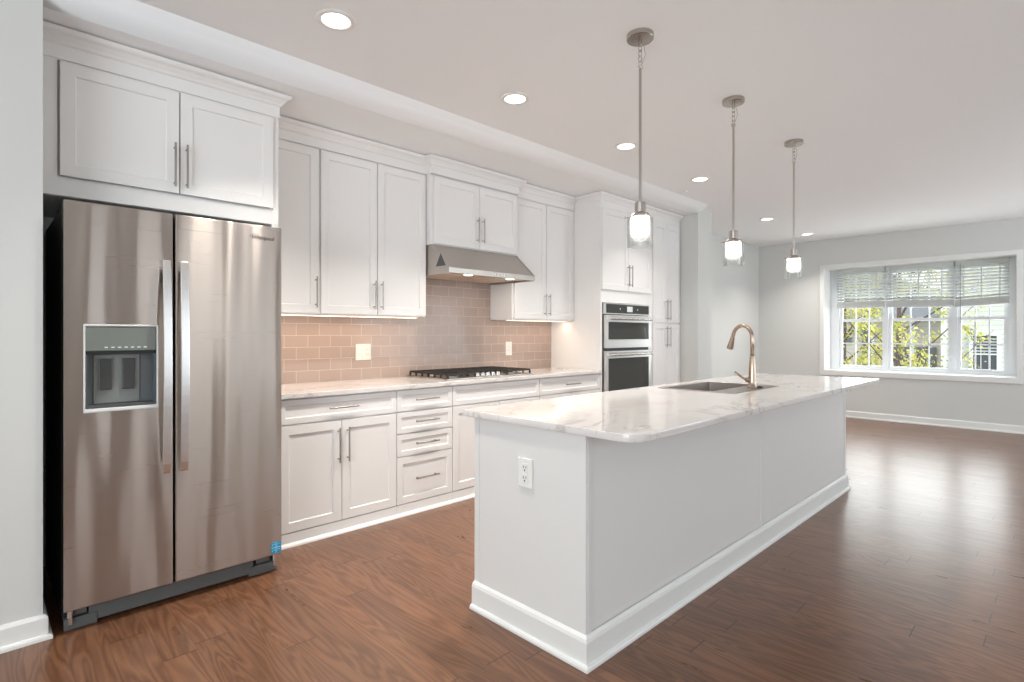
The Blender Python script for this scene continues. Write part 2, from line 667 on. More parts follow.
BASE = [(0, 0), (0.030, 0), (0.030, 0.012), (0.026, 0.019), (0.016, 0.022), (0.016, 0.088), (0.008, 0.100), (0, 0.102)]
struct('baseboard_left', sweep([(-3.6, 3.0), (0.194, 3.0), (0.194, 3.30)], BASE), 'trim')
struct('baseboard_far', sweep([(6.33, YL), (XF, YL), (XF, -2.88)], BASE), 'trim')
struct('baseboard_divider', sweep([(5.985, 3.03), (6.33, 3.03), (6.33, YL)], BASE), 'trim')

# ------------------------------------------------------------------ far window
XWIN = 9.82
CAS = 0.058
win = bpy.data.objects.new('window_1', None)
COL.objects.link(win)
win.location = (XF, 1.6, WZ0)
win['kind'] = 'structure'
bm = holed(WY0 - CAS, WY1 + CAS, WZ0 - 0.072, WZ1 + CAS, WY0, WY1, WZ0, WZ1, XF - 0.018, XF + 0.001, axis='x')
obj('window_casing', bm, 'trim', win, bevel=0.003)
bm = holed(WY0 - 0.02, WY1 + 0.02, WZ0 - 0.02, WZ1 + 0.02, WY0 + .004, WY1 - .004, WZ0 + .004, WZ1 - .004, XF - 0.001, XWIN + 0.14, axis='x')
obj('window_jamb', bm, 'trim', win)
# master frame with three openings
SY = [(2.585, 1.965), (1.925, 1.175), (1.115, 0.585)]
SZ0, SZ1 = 0.742, 2.235
bm = bmesh.new()
ys = [WY1 - 0.005, 2.585, 1.965, 1.925, 1.175, 1.115, 0.585, WY0 + 0.005]
x0, x1 = XWIN, XWIN + 0.10
for a, b in ((0, 1), (2, 3), (4, 5), (6, 7)):
    box(x0, x1, ys[b], ys[a], WZ0 + .004, WZ1 - .004, bm)
for a, b in ((1, 2), (3, 4), (5, 6)):
    box(x0, x1, ys[b], ys[a], WZ0 + .004, SZ0, bm)
    box(x0, x1, ys[b], ys[a], SZ1, WZ1 - .004, bm)
obj('window_frame', bm, 'vinyl', win)
ZM = 1.485
for k, (ya, yb) in enumerate(SY):
    for lvl, (za, zb, xo) in enumerate(((SZ0, ZM + 0.022, 0.022), (ZM - 0.022, SZ1, 0.052))):
        fw = 0.042
        xs = XWIN + xo
        bm = holed(yb + 0.002, ya - 0.002, za + .001, zb - .001, yb + fw, ya - fw, za + fw, zb - fw, xs, xs + 0.028, axis='x')
        gy0, gy1, gz0, gz1 = yb + fw, ya - fw, za + fw, zb - fw
        sash = obj('window_sash', bm, 'vinyl', win)
        gm = bmesh.new()
        for q in (1, 2):
            yy = gy0 + (gy1 - gy0) * q / 3
            box(xs + 0.009, xs + 0.019, yy - 0.009, yy + 0.009, gz0, gz1, gm)
        zz = (gz0 + gz1) / 2
        box(xs + 0.009, xs + 0.019, gy0, gy1, zz - 0.009, zz + 0.009, gm)
        obj('muntin_grid', gm, 'vinyl', sash)
        obj('window_glass', box(xs + 0.0125, xs + 0.0155, gy0, gy1, gz0, gz1), 'pane', sash)
    lk = box(XWIN + 0.010, XWIN + 0.024, (ya + yb) / 2 - 0.035, (ya + yb) / 2 + 0.035, ZM + 0.022, ZM + 0.034)
    obj('sash_lock', lk, 'vinyl', win)

# blinds, one per sash pair
blind_lab = ['raised white slatted blind over the left window, beside the deep side jamb',
             'raised white slatted blind over the wide middle window',
             'raised white slatted blind over the right window, hanging slightly tilted']
xb = XWIN - 0.045
for k, (y1, y0, zb1, zb0) in enumerate(((2.600, 1.958, 1.70, 1.69), (1.944, 1.145, 1.69, 1.675), (1.130, 0.570, 1.665, 1.70))):
    th = thing('window_blind', blind_lab[k], 'blind', (xb, (y0 + y1) / 2, WZ1 - 0.01), 'slatted blinds in the far window')
    obj('headrail', box(xb - 0.035, xb + 0.03, y0, y1, WZ1 - 0.07, WZ1 - 0.006), 'blind', th, bevel=0.003)
    bm = bmesh.new()
    zt = WZ1 - 0.10
    nsl = 10
    for i in range(nsl):
        f = i / (nsl - 1)
        zl = zt + ((zb1 + 0.105) - zt) * f          # at y1
        zr = zt + ((zb0 + 0.105) - zt) * f
        tl = 0.0125
        a = [bm.verts.new(v) for v in ((xb - .021, y1, zl + tl), (xb + .021, y1, zl - tl), (xb + .021, y0, zr - tl), (xb - .021, y0, zr + tl))]
        b = [bm.verts.new(v.co + Vector((0, 0, 0.003))) for v in a]
        bm.faces.new(a)
        bm.faces.new(b)
        for q in range(4):
            w = (q + 1) % 4
            bm.faces.new((a[q], a[w], b[w], b[q]))
    obj('slats', bm, 'blind', th)
    # gathered stack and bottom rail
    bm = bmesh.new()
    for j in range(9):
        dz = 0.009 * j
        v = []
        for yy, zz in ((y1, zb1), (y0, zb0)):
            for xx in (xb - 0.025, xb + 0.025):
                for zz2 in (zz + dz, zz + dz + 0.008):
                    v.append(bm.verts.new((xx, yy, zz2)))
        for f in ((0, 1, 3, 2), (4, 6, 7, 5), (0, 4, 5, 1), (2, 3, 7, 6), (0, 2, 6, 4), (1, 5, 7, 3)):
            bm.faces.new([v[i] for i in f])
    obj('gathered_slats', bm, 'blind', th)
    bm = bmesh.new()
    v = []
    for yy, zz in ((y1, zb1), (y0, zb0)):
        for xx in (xb - 0.027, xb + 0.027):
            for zz2 in (zz - 0.022, zz - 0.003):
                v.append(bm.verts.new((xx, yy, zz2)))
    for f in ((0, 1, 3, 2), (4, 6, 7, 5), (0, 4, 5, 1), (2, 3, 7, 6), (0, 2, 6, 4), (1, 5, 7, 3)):
        bm.faces.new([v[i] for i in f])
    obj('bottom_rail', bm, 'blind', th, bevel=0.002)
    nc = 3
    for c in range(nc):
        f = (c + 0.5) / nc
        yy = y1 + (y0 - y1) * f
        zb = zb1 + (zb0 - zb1) * f
        obj('ladder_cord', box(xb - 0.031, xb - 0.0285, yy - 0.006, yy + 0.006, zb - 0.02, WZ1 - 0.07), 'blind', th)
    if k > 0:
        obj('tilt_wand', cyl((xb - 0.045, y1 - 0.06, 1.42 if k == 2 else 1.86), 0.004, WZ1 - 0.04 - (1.42 if k == 2 else 1.86), seg=8), 'cord', th)


# ------------------------------------------------------------------ cabinet parts
def shaker(x0, x1, z0, z1, yf, parent, name='door', fr=0.058, mat='cab'):
    g = 0.002
    bm = holed(x0 + g, x1 - g, z0 + g, z1 - g, x0 + fr, x1 - fr, z0 + fr, z1 - fr, yf, yf + 0.019, depth=0.009, ins=0.004)
    return obj(name, bm, mat, parent, bevel=0.0012, seg=2)


def pull(x, z, yf, parent, length=0.21, vertical=True):
    bm = bmesh.new()
    ys_ = yf - 0.030
    if vertical:
        cyl((x, ys_, z - length / 2), 0.0055, length, 'z', 12, bm=bm)
        for s in (-1, 1):
            cyl((x, ys_, z + s * (length / 2 - 0.022)), 0.0045, 0.032, 'y', 10, bm=bm)
    else:
        cyl((x - length / 2, ys_, z), 0.0055, length, 'x', 12, bm=bm)
        for s in (-1, 1):
            cyl((x + s * (length / 2 - 0.022), ys_, z), 0.0045, 0.032, 'y', 10, bm=bm)
    return obj('handle', bm, 'pull', parent, smooth=False)


CROWN = [(0, 2.540), (0.004, 2.540), (0.004, 2.604), (0.012, 2.610), (0.018, 2.622), (0.034, 2.640), (0.048, 2.648), (0.054, 2.656), (0.057, 2.669), (0, 2.669)]

# --- cabinet over the fridge
x0, x1 = 0.197, 1.267
t1 = thing('fridge_cabinet', 'two-door white cabinet above the stainless fridge, deepest of the wall cabinets', 'cabinet', (x0, YT, 1.91))
obj('body', box(x0, x1, YT + 0.021, YW, 1.910, 2.667), 'cab', t1)
obj('end_panel', box(1.226, x1, YT, YW - 0.001, 0.001, 1.909), 'cab', t1)
obj('face_frame', holed(x0, x1, 1.911, 2.542, 0.262, 1.236, 1.995, 2.535, YT + 0.004, YT + 0.0205), 'cab', t1, bevel=0.001)
for a, b, hx in ((0.268, 0.752, 0.727), (0.754, 1.231, 0.782)):
    d = shaker(a, b, 2.000, 2.530, YT - 0.016, t1)
    pull(hx, 2.142, YT - 0.016, d, 0.225)
obj('crown_molding', sweep([(x0, YT), (x1, YT), (x1, YU - 0.060)], CROWN), 'cab', t1)


def upper(xa, xb_, seams, handles, yf, z0, dz0, dz1, label, name='wall_cabinet', crown=None, group=None, hz=None):
    t_ = thing(name, label, 'cabinet', (xa, yf, z0), group)
    obj('body', box(xa + 0.001, xb_ - 0.001, yf + 0.020, YW - 0.001, z0, 2.667), 'cab', t_, bevel=0.001)
    for (a, b), hx in zip(seams, handles):
        d = shaker(a, b, dz0, dz1, yf, t_)
        if hx:
            pull(hx, hz if hz else dz0 + 0.145, yf, d)
    if crown:
        obj('crown_molding', sweep(crown, CROWN), 'cab', t_)
    return t_


DT = 2.538
upper(1.269, 1.672, [(1.275, 1.668)], [1.643], YU, 1.405, 1.410, DT,
      'tall single-door white wall cabinet right beside the fridge', crown=[(1.269, YU), (1.672, YU)])
upper(1.673, 2.560, [(1.682, 2.118), (2.120, 2.556)], [2.090, 2.150], YU, 1.405, 1.410, DT,
      'tall two-door white wall cabinet between the single-door one and the range hood', crown=[(1.672, YU), (2.560, YU)])
upper(2.562, 3.530, [(2.585, 3.060), (3.062, 3.515)], [3.030, 3.092], YH, 1.983, 1.990, 2.525,
      'short two-door white cabinet directly above the range hood', name='hood_cabinet', crown=[(2.562, YU), (2.562, YH), (3.530, YH), (3.530, YU)], hz=2.148)
upper(3.532, 4.412, [(3.550, 3.985), (3.987, 4.408)], [3.955, 4.018], YU, 1.405, 1.410, DT,
      'tall two-door white wall cabinet between the range hood and the oven tower', crown=[(3.531, YU), (4.410, YU)])

# --- tall oven cabinet
OX0, OX1 = 4.415, 5.345
to = thing('oven_cabinet', 'full-height white oven tower with two doors above the wall ovens', 'cabinet', (OX0, YT, 0))
bm = bmesh.new()
box(OX0, OX0 + 0.028, YT, YW - 0.001, 0.0, 2.667, bm)
box(OX1 - 0.050, OX1 - 0.001, YT + 0.002, YW - 0.001, 0.0, 2.667, bm)
box(OX0 + 0.028, OX1 - 0.050, YT + 0.002, YW - 0.001, 1.588, 2.667, bm)
box(OX0 + 0.028, OX1 - 0.050, YT + 0.002, YW - 0.001, 0.0, 0.44, bm)
box(OX0 + 0.028, OX1 - 0.050, YW - 0.03, YW - 0.001, 0.44, 1.588, bm)
obj('body', bm, 'cab', to)
for a, b, hx in ((4.425, 4.884, 4.858), (4.886, 5.335, 4.915)):
    d = shaker(a, b, 1.715, 2.53, YT - 0.017, to)
    pull(hx, 1.875, YT - 0.017, d, 0.225)
d = shaker(4.45, 5.30, 0.12, 0.42, YT - 0.017, to, 'drawer')
pull(4.875, 0.33, YT - 0.017, d, 0.2, False)
obj('crown_molding', sweep([(OX0, YU - 0.060), (OX0, YT), (OX1, YT)], CROWN), 'cab', to)

# --- pantry
tp = thing('pantry_cabinet', 'full-height narrow white pantry with four doors right of the wall ovens', 'cabinet', (OX1, YT, 0))
obj('body', box(OX1, 5.981, YT + 0.003, YW - 0.001, 0.0, 2.667), 'cab', tp)
for z0, z1, hz in ((1.398, 2.53, 1.545), (0.11, 1.388, 1.240)):
    for a, b, hx in ((5.372, 5.664, 5.630), (5.666, 5.960, 5.702)):
        d = shaker(a, b, z0, z1, YT - 0.016, tp)
        pull(hx, hz, YT - 0.016, d, 0.235)
obj('crown_molding', sweep([(OX1, YT), (5.981, YT)], CROWN), 'cab', tp)

# --- double wall oven
A0, A1 = 4.447, 5.292
tv = thing('wall_oven', 'stainless double wall oven with dark glass doors set in the tall cabinet', 'oven', (A0, YT, 0.45))
obj('body', box(A0, A1, YT + 0.0, YW - 0.04, 0.445, 1.585), 'black', tv)
yo = YT - 0.035
cp = obj('control_panel', box(A0 + .006, A1 - .002, YT - 0.022, YT - .001, 1.470, 1.583), 'oven_steel', tv, bevel=0.002)
obj('control_glass', box(A0 + .035, A1 - .030, YT - 0.0245, YT - .021, 1.482, 1.573), 'oven_glass', cp)
obj('display', box(4.845, 4.945, YT - 0.0262, YT - .0240, 1.500, 1.556), 'display', cp)
for xx in (4.72, 5.04):
    obj('touch_key', cyl((xx, YT - 0.0258, 1.527), 0.009, 0.0016, 'y', 14), 'display', cp)
for (z0, z1, g0, g1, nm) in ((1.128, 1.462, 1.215, 1.392, 'microwave_door'), (0.46, 1.098, 0.56, 1.025, 'oven_door')):
    d = obj(nm, holed(A0 + .012, A1 - .002, z0, z1, A0 + .055, A1 - .045, g0, g1, yo, YT - 0.002, depth=0.004, ins=0.001), 'oven_steel', tv, bevel=0.003)
    obj('door_glass', box(A0 + .056, A1 - .046, yo + .001, yo + .0045, g0 + .001, g1 - .001), 'oven_glass', d)
    zh = z1 - 0.034
    hb = bmesh.new()
    tube([(A0 + .03, yo - .036, zh), (A1 - .045, yo - .036, zh)], 0.017, 14, bm=hb)
    for xx in (A0 + .055, A1 - .070):
        box(xx - .012, xx + .012, yo - .036, yo + .001, zh - .010, zh + .010, hb)
    obj('handle', hb, 'handle_steel', d)


# --- base cabinets
def base(xa, xb_, label, drawers, doors, drawer_pull, last=False):
    t_ = thing('base_cabinet', label, 'cabinet', (xa, YB, 0))
    obj('body', box(xa + .0005, xb_ - .0005, YB + 0.0195, YW - .001, 0.0, 0.883), 'cab', t_)
    obj('toe_board', sweep([(xa, YB + 0.020), (xb_, YB + 0.020)], [(0, 0.0), (0.042, 0.0), (0.040, 0.008), (0.034, 0.014), (0.026, 0.018), (0.018, 0.020), (0.018, 0.076), (0, 0.076)]), 'cab', t_)
    for (z0, z1) in drawers:
        d = shaker(xa, xb_, z0, z1, YB, t_, 'drawer', fr=0.038 if z1 - z0 < 0.2 else 0.05)
        if drawer_pull:
            pull((xa + xb_) / 2, (z0 + z1) / 2 + 0.004, YB, d, 0.20, False)
    for (a, b, hx) in doors:
        d = shaker(a, b, 0.080, 0.722, YB, t_)
        pull(hx, 0.565, YB, d, 0.22)


DZ = (0.727, 0.876)
base(1.268, 2.073, 'white base cabinet beside the fridge, one wide drawer over two doors', [DZ], [(1.270, 1.666, 1.640), (1.667, 2.072, 1.703)], True)
base(2.075, 2.560, 'white base cabinet that is a stack of four drawers', [DZ, (0.572, 0.723), (0.412, 0.568), (0.080, 0.408)], [], True)
base(2.562, 3.526, 'white base cabinet under the cooktop with a wide false drawer front without a pull', [DZ], [(2.564, 3.043, 3.015), (3.045, 3.525, 3.078)], False)
base(3.528, 4.412, 'white base cabinet against the oven tower, one drawer over doors', [DZ], [(3.530, 3.97, 3.942), (3.972, 4.411, 4.0)], True)

# --- back counter
bm = box(1.268, 4.413, 3.238, YW - 0.001, 0.884, CT)
tag(obj('countertop', bm, 'stone', bevel=0.003), 'long pale stone countertop along the tiled wall under the wall cabinets', 'countertop')

# --- tile backsplash (runs higher behind the hood)
bm = extrude_poly([(1.268, CT + .0005), (4.414, CT + .0005), (4.414, 1.404), (3.531, 1.404), (3.531, 1.982), (2.561, 1.982), (2.561, 1.404), (1.268, 1.404)], YW - 0.0095, YW - 0.001, 'y')
tag(obj('tile_backsplash', bm, 'tile'), 'glossy taupe subway tile backsplash on the wall behind the cooktop', 'backsplash')


# --- outlets
def wall_plate(x, z, w, h, label, kind):
    y = YW - 0.0096
    t_ = thing('switch_plate' if kind == 'double' else 'wall_outlet', label, 'outlet', (x, y, z - h / 2))
    obj('plate', box(x - w / 2, x + w / 2, y - 0.007, y - 0.0001, z - h / 2, z + h / 2), 'plate', t_, bevel=0.003)
    xs_ = [x - w / 4, x + w / 4] if kind == 'double' else [x]
    for q, xx in enumerate(xs_):
        r = obj('rocker' if (kind == 'double' and q == 0) else 'socket', box(xx - .016, xx + .016, y - 0.0095, y - 0.0069, z - .034, z + .034), 'plate', t_, bevel=0.001)
        if not (kind == 'double' and q == 0):
            for dz in (-0.018, 0.018):
                for sx_ in (-.007, .007):
                    obj('slot', box(xx + sx_ - .001, xx + sx_ + .001, y - .0100, y - .0094, z + dz - .004, z + dz + .006), 'slot', r)


wall_plate(2.176, 1.128, 0.132, 0.128, 'square white double wall plate on the tile left of the cooktop', 'double')
wall_plate(3.773, 1.126, 0.085, 0.135, 'narrow white wall outlet on the tile right of the cooktop', 'single')

# --- range hood
HX0, HX1 = 2.566, 3.512
th = thing('range_hood', 'stainless steel under-cabinet range hood with two lit lamps', 'range hood', (HX0, 3.31, 1.737))
YLIP = 3.312
prof = [(YW - .012, 1.981), (YH + 0.002, 1.981), (YH - .012, 1.960), (YLIP, 1.782), (YLIP, 1.739), (YLIP + 0.02, 1.739), (YLIP + 0.02, 1.757), (YW - .012, 1.757)]
bm = extrude_poly(prof, HX0 + .001, HX1 - .001, 'x')
hood = obj('canopy', bm, 'hood_steel', th, bevel=0.002)
for xx in (HX0, HX1 - 0.004):
    bm = extrude_poly([(YW - .012, 1.981), (YH + .001, 1.981), (YH - .016, 1.960), (YLIP - .003, 1.784), (YLIP - .003, 1.737), (YW - .012, 1.737)], xx - .001, xx + 0.0045, 'x')
    obj('side_cap', bm, 'hood_steel', th)
bm = bmesh.new()
for i in range(3):
    a = HX0 + 0.04 + i * (HX1 - HX0 - 0.08) / 3
    box(a + .006, a + (HX1 - HX0 - 0.08) / 3 - .006, YLIP + 0.16, YW - .06, 1.748, 1.757, bm)
obj('grease_filter', bm, 'tan', th)
obj('lamp_panel', box(HX0 + 0.02, HX1 - 0.02, YLIP + 0.025, YLIP + 0.155, 1.750, 1.757), 'tan', th)
for xx in (2.83, 3.30):
    l_ = obj('hood_lamp', cyl((xx, 3.40, 1.744), 0.035, 0.006, seg=20), 'hoodlamp', th)
    a_ = area_light('hood_lamp_light', (xx, 3.40, 1.742), (0, 0, 0), 0.06, 0.06, 0.9, WARM, shape='DISK')
    a_.parent = th
    a_.location = Vector((xx, 3.40, 1.738)) - th.location
# thin dark triangle on the left side face
y_, z_ = 3.46, 1.80
tri = [(3.350, 1.797), (3.475, 1.797), (3.415, 1.895)]
bm = extrude_poly(tri, HX0 - 0.003, HX0 - .0008, 'x')
obj('side_triangle', bm, 'dark', th)
for i in range(4):
    obj('control_button', cyl((3.04 + i * 0.035, YLIP - 0.004, 1.760), 0.007, 0.0045, 'y', 12), 'handle_steel', th)

# --- cooktop
CX0, CX1, CY0, CY1 = 2.562, 3.520, 3.330, 3.880
tc_ = thing('gas_cooktop', 'five-burner gas cooktop with black iron grates and silver knobs', 'cooktop', (CX0, CY0, CT))
obj('top_plate', box(CX0, CX1, CY0, CY1, CT + .0005, CT + 0.012), 'hood_steel', tc_, bevel=0.003)
for (bx_, by_, br_) in ((CX0 + .16, CY0 + .14, .040), (CX0 + .16, CY0 + .39, .034), ((CX0 + CX1) / 2, CY0 + .33, .052), (CX1 - .16, CY0 + .14, .034), (CX1 - .16, CY0 + .39, .044)):
    b_ = obj('burner', lathe(bx_, by_, [(0, CT + .012), (br_ + .012, CT + .012), (br_ + .010, CT + .020), (br_, CT + .022), (0, CT + .022)], 20), 'hood_steel', tc_)
    obj('burner_cap', lathe(bx_, by_, [(0, CT + .022), (br_ - .002, CT + .022), (br_ - .002, CT + .029), (br_ - .008, CT + .031), (0, CT + .031)], 20), 'iron', b_)


def grate(gx0, gx1, gy0, gy1):
    bm = bmesh.new()
    zt, zb = CT + 0.050, CT + 0.036
    w = 0.006
    for yy in (gy0, gy1):
        box(gx0, gx1, yy - w, yy + w, zb, zt, bm)
    for xx in (gx0, gx1):
        box(xx - w, xx + w, gy0, gy1, zb, zt, bm)
    n = 6
    for i in range(1, n):
        yy = gy0 + (gy1 - gy0) * i / n
        box(gx0, gx1, yy - .0045, yy + .0045, zb + .002, zt, bm)
    box((gx0 + gx1) / 2 - .0045, (gx0 + gx1) / 2 + .0045, gy0, gy1, zb + .002, zt + .0005, bm)
    for xx in (gx0, gx1):
        for i in range(0, n + 1, 1):
            yy = gy0 + (gy1 - gy0) * i / n
            box(xx - w, xx + w, yy - w, yy + w, CT + .012, zb, bm)
    obj('grate', bm, 'iron', tc_)


grate(CX0 + .022, CX0 + .300, CY0 + .022, CY1 - .022)
grate(CX0 + .318, CX1 - .318, CY0 + .150, CY1 - .022)
grate(CX1 - .300, CX1 - .022, CY0 + .022, CY1 - .022)
for i in range(5):
    xx = 2.925 + i * 0.058
    yy = CY0 + 0.070
    obj('knob', lathe(xx, yy, [(0, CT + .012), (.019, CT + .012), (.017, CT + .034), (.013, CT + .038), (0, CT + .038)], 16), 'handle_steel', tc_)

# --- under-cabinet lights
for xa, xb_, lab in ((1.30, 2.54, 'warm lit strip light under the two wall cabinets next to the fridge'), (3.55, 4.39, 'warm lit strip light under the wall cabinet beside the oven tower')):
    t_ = thing('under_cabinet_light', lab, 'light', (xa, 3.70, 1.404))
    obj('housing', box(xa, xb_, 3.68, 3.73, 1.399, 1.4045), 'plate', t_)
    obj('lit_strip', box(xa + .01, xb_ - .01, 3.69, 3.72, 1.3972, 1.3995), 'strip', t_)
    a_ = area_light('under_cabinet_glow', (0, 0, 0), (0, 0, 0), xb_ - xa, 0.03, (1.9 if xa < 2 else 1.3) * (xb_ - xa), (1.0, 0.76, 0.56))
    a_.parent = t_
    a_.location = Vector(((xa + xb_) / 2, 3.705, 1.396)) - t_.location

# ------------------------------------------------------------------ fridge
FX0, FX1, FY = 0.256, 1.162, 2.950
FZ0, FZ1 = 0.098, 1.836
fr = thing('fridge', 'tall brushed stainless side-by-side fridge with a water dispenser', 'fridge', (FX0, FY, 0))
obj('body', box(FX0 + .004, FX1 - .006, FY + 0.072, 3.82, 0.035, FZ1 - 0.012), 'fridge_side', fr, bevel=0.004)
XS = 0.660
# left (freezer) door with dispenser recess
dl = obj('freezer_door', holed(FX0, XS - .005, FZ0, FZ1, 0.330, 0.588, 0.945, 1.297, FY, FY + 0.066, depth=0.058, ins=0.0), 'steel', fr, bevel=0.005, seg=3)
dr = obj('fridge_door', box(XS + .005, FX1, FY, FY + 0.066, FZ0, FZ1), 'steel', fr, bevel=0.006, seg=3)
# dispenser
bz = holed(0.322, 0.596, 0.930, 1.312, 0.329, 0.589, 0.948, 1.304, FY - .007, FY + .003)
obj('dispenser_bezel', bz, 'bezel', dl, bevel=0.004, seg=2)
cav = bmesh.new()
box(0.331, 0.587, FY + .052, FY + .0565, 0.947, 1.296, cav)
box(0.331, 0.336, FY + .001, FY + .052, 0.947, 1.296, cav)
box(0.582, 0.587, FY + .001, FY + .052, 0.947, 1.296, cav)
obj('dispenser_cavity', cav, 'cavity', dl)
cp = obj('dispenser_panel', box(0.3305, 0.5875, FY - .003, FY + .048, 1.196, 1.300), 'panel_grey', dl, bevel=0.003)
bm = bmesh.new()
for i in range(7):
    box(0.395 + i * .024, 0.407 + i * .024, FY - .0042, FY - .0028, 1.209, 1.214, bm)
obj('dispenser_buttons', bm, 'bezel', cp)
obj('dispenser_nozzle', box(0.3305, 0.5875, FY + .001, FY + .050, 1.182, 1.1955), 'black', dl)
obj('dispenser_tray', box(0.3305, 0.5875, FY - .006, FY + .051, 0.948, 0.960), 'dark', dl, bevel=0.002)
obj('dispenser_back_plate', box(0.362, 0.532, FY + .046, FY + .0518, 0.962, 1.180), 'back_plate', dl, bevel=0.002)
for a in (0.381, 0.466):
    obj('paddle', box(a, a + 0.046, FY + .036, FY + .0455, 1.022, 1.160), 'paddle', dl, bevel=0.002)


def fridge_handle(xc, parent, flip):
    """Long bowed bar handle, tapering towards its ends."""
    bm = bmesh.new()
    n = 22
    rings = []
    z0, z1 = 0.625, 1.612
    for i in range(n + 1):
        s = i / n
        z = z0 + (z1 - z0) * s
        bow = math.sin(math.pi * s) ** 0.6
        yo_ = FY - 0.030 - 0.026 * bow
        w = 0.0165 + 0.001 * bow
        th_ = 0.013
        rings.append([bm.verts.new(v) for v in ((xc - w, yo_, z), (xc + w, yo_, z), (xc + w, yo_ + th_, z), (xc - w, yo_ + th_, z))])
    for i in range(n):
        for k in range(4):
            j = (k + 1) % 4
            bm.faces.new((rings[i][k], rings[i][j], rings[i + 1][j], rings[i + 1][k]))
    bm.faces.new(rings[0])
    bm.faces.new(rings[-1])
    for zz in (z0, z1 - 0.045):
        box(xc - .014, xc + .014, FY - .030, FY + .0005, zz, zz + 0.045, bm)
    obj('handle', bm, 'handle_steel', parent, bevel=0.003, seg=3)


fridge_handle(0.6245, dl, 1)
fridge_handle(0.6955, dr, -1)
# base grille with end feet
bm = bmesh.new()
box(FX0 + .09, FX1 - .13, FY + .048, FY + .0745, 0.016, 0.085, bm)
box(FX0 + .006, FX0 + .12, FY + .044, FY + .074, 0.003, 0.050, bm)
box(FX1 - .15, FX1 - .010, FY + .044, FY + .074, 0.003, 0.050, bm)
box(FX0 + .035, FX0 + .083, FY + .046, FY + .052, 0.060, 0.090, bm)
box(FX1 - .115, FX1 - .045, FY + .046, FY + .052, 0.060, 0.090, bm)
obj('base_grille', bm, 'kick', fr, bevel=0.002)
for xx in (FX0 + .018, FX1 - .032):
    bm = bmesh.new()
    box(xx, xx + .014, FY + .030, FY + .050, 0.030, 0.090, bm)
    cyl((xx + .007, FY + .036, 0.060), .010, 0.030, 'z', 12, bm=bm)
    obj('hinge', bm, 'handle_steel', fr)
for xx in (FX0 + .03, FX1 - .05):
    for yy in (FY + .11, 3.72):
        obj('foot', cyl((xx + .01, yy, 0.0), .018, 0.036, 'z', 14), 'black', fr)


# brand script on the right door and the energy sticker
def text_mesh(body, size, name, mat, x, z, y, parent, shear=0.0, ext=0.0008, off=0.0):
    cu = bpy.data.curves.new(name, 'FONT')
    cu.body = body
    cu.size = size
    cu.extrude = ext
    cu.shear = shear
    cu.offset = off
    tmp = bpy.data.objects.new(name + '_tmp', cu)
    COL.objects.link(tmp)
    dg = bpy.context.evaluated_depsgraph_get()
    me = bpy.data.meshes.new_from_object(tmp.evaluated_get(dg))
    bpy.data.objects.remove(tmp)
    bm = bmesh.new()
    bm.from_mesh(me)
    bmesh.ops.transform(bm, matrix=Matrix.Translation((x, y, z)) @ Matrix.Rotation(math.pi / 2, 4, 'X'), verts=bm.verts)
    return obj(name, bm, mat, parent)


text_mesh('Whirlpool', 0.027, 'brand_script', 'logo', 1.006, 1.762, FY - .0012, dr, 0.25, off=0.0008)
sw = bmesh.new()
pts = []
for i in range(40):
    a = 2 * math.pi * i / 40
    pts.append((1.025 + 0.026 * math.cos(a), FY - .0012, 1.779 + 0.009 * math.sin(a) + 0.003 * math.cos(a)))
tube(pts[6:26], 0.0009, 6, bm=sw)
obj('brand_swoosh', sw, 'logo', dr)
stk = obj('energy_sticker', box(1.106, 1.157, FY - .0012, FY + .0004, 0.108, 0.166), 'sticker', dr)
sk = bmesh.new()
box(1.1295, 1.1325, FY - .0018, FY - .0011, 0.110, 0.164, sk)
box(1.108, 1.155, FY - .0018, FY - .0011, 0.137, 0.140, sk)
for cxx, czz in ((1.119, 0.152), (1.144, 0.152), (1.119, 0.123), (1.144, 0.123)):
    tube([(cxx + .006 * math.cos(a * .5236), FY - .0013, czz + .006 * math.sin(a * .5236)) for a in range(9)], 0.0008, 5, bm=sk)
obj('sticker_marks', sk, 'sticker_w', stk)

# ------------------------------------------------------------------ island
IX0, IX1, IY0, IY1 = 1.656, 5.095, 1.292, 1.945
ti = thing('kitchen_island', 'long white kitchen island base with panelled sides and tall baseboard', 'island', (IX0, IY0, 0))
bm = bmesh.new()
# hollow carcass so that the sink bowl has room
box(IX0 + .012, IX1 - .012, IY0 + .014, IY0 + .034, 0.0, 0.8835, bm)
box(IX0 + .012, IX1 - .012, IY1 - .05, IY1 - .03, 0.0, 0.8835, bm)
box(IX0 + .012, IX0 + .04, IY0 + .034, IY1 - .05, 0.0, 0.8835, bm)
box(IX1 - .04, IX1 - .012, IY0 + .034, IY1 - .05, 0.0, 0.8835, bm)
obj('body', bm, 'island', ti)
# end panel and long panels
obj('end_panel', box(IX0, IX0 + .0115, IY0 + .0005, IY1 - .036, 0.0, 0.8835), 'island', ti, bevel=0.0015)
obj('end_stile', box(IX0, IX0 + .0115, IY1 - .034, IY1, 0.0, 0.8835), 'island', ti, bevel=0.0015)
obj('corner_stile', box(IX0 + .0125, IX0 + .036, IY0, IY0 + .0135, 0.0, 0.8835), 'island', ti, bevel=0.0015)
obj('corner_stile', box(IX1 - .036, IX1 - .0125, IY0, IY0 + .0135, 0.0, 0.8835), 'island', ti, bevel=0.0015)
obj('long_panel', box(IX0 + .038, 3.350, IY0 + .006, IY0 + .0135, 0.0, 0.8835), 'island', ti, bevel=0.001)
obj('long_panel', box(3.361, IX1 - .038, IY0 + .006, IY0 + .0135, 0.0, 0.8835), 'island', ti, bevel=0.001)
obj('panel_batten', box(3.3505, 3.3605, IY0 + .001, IY0 + .0135, 0.0, 0.8835), 'island', ti, bevel=0.001)
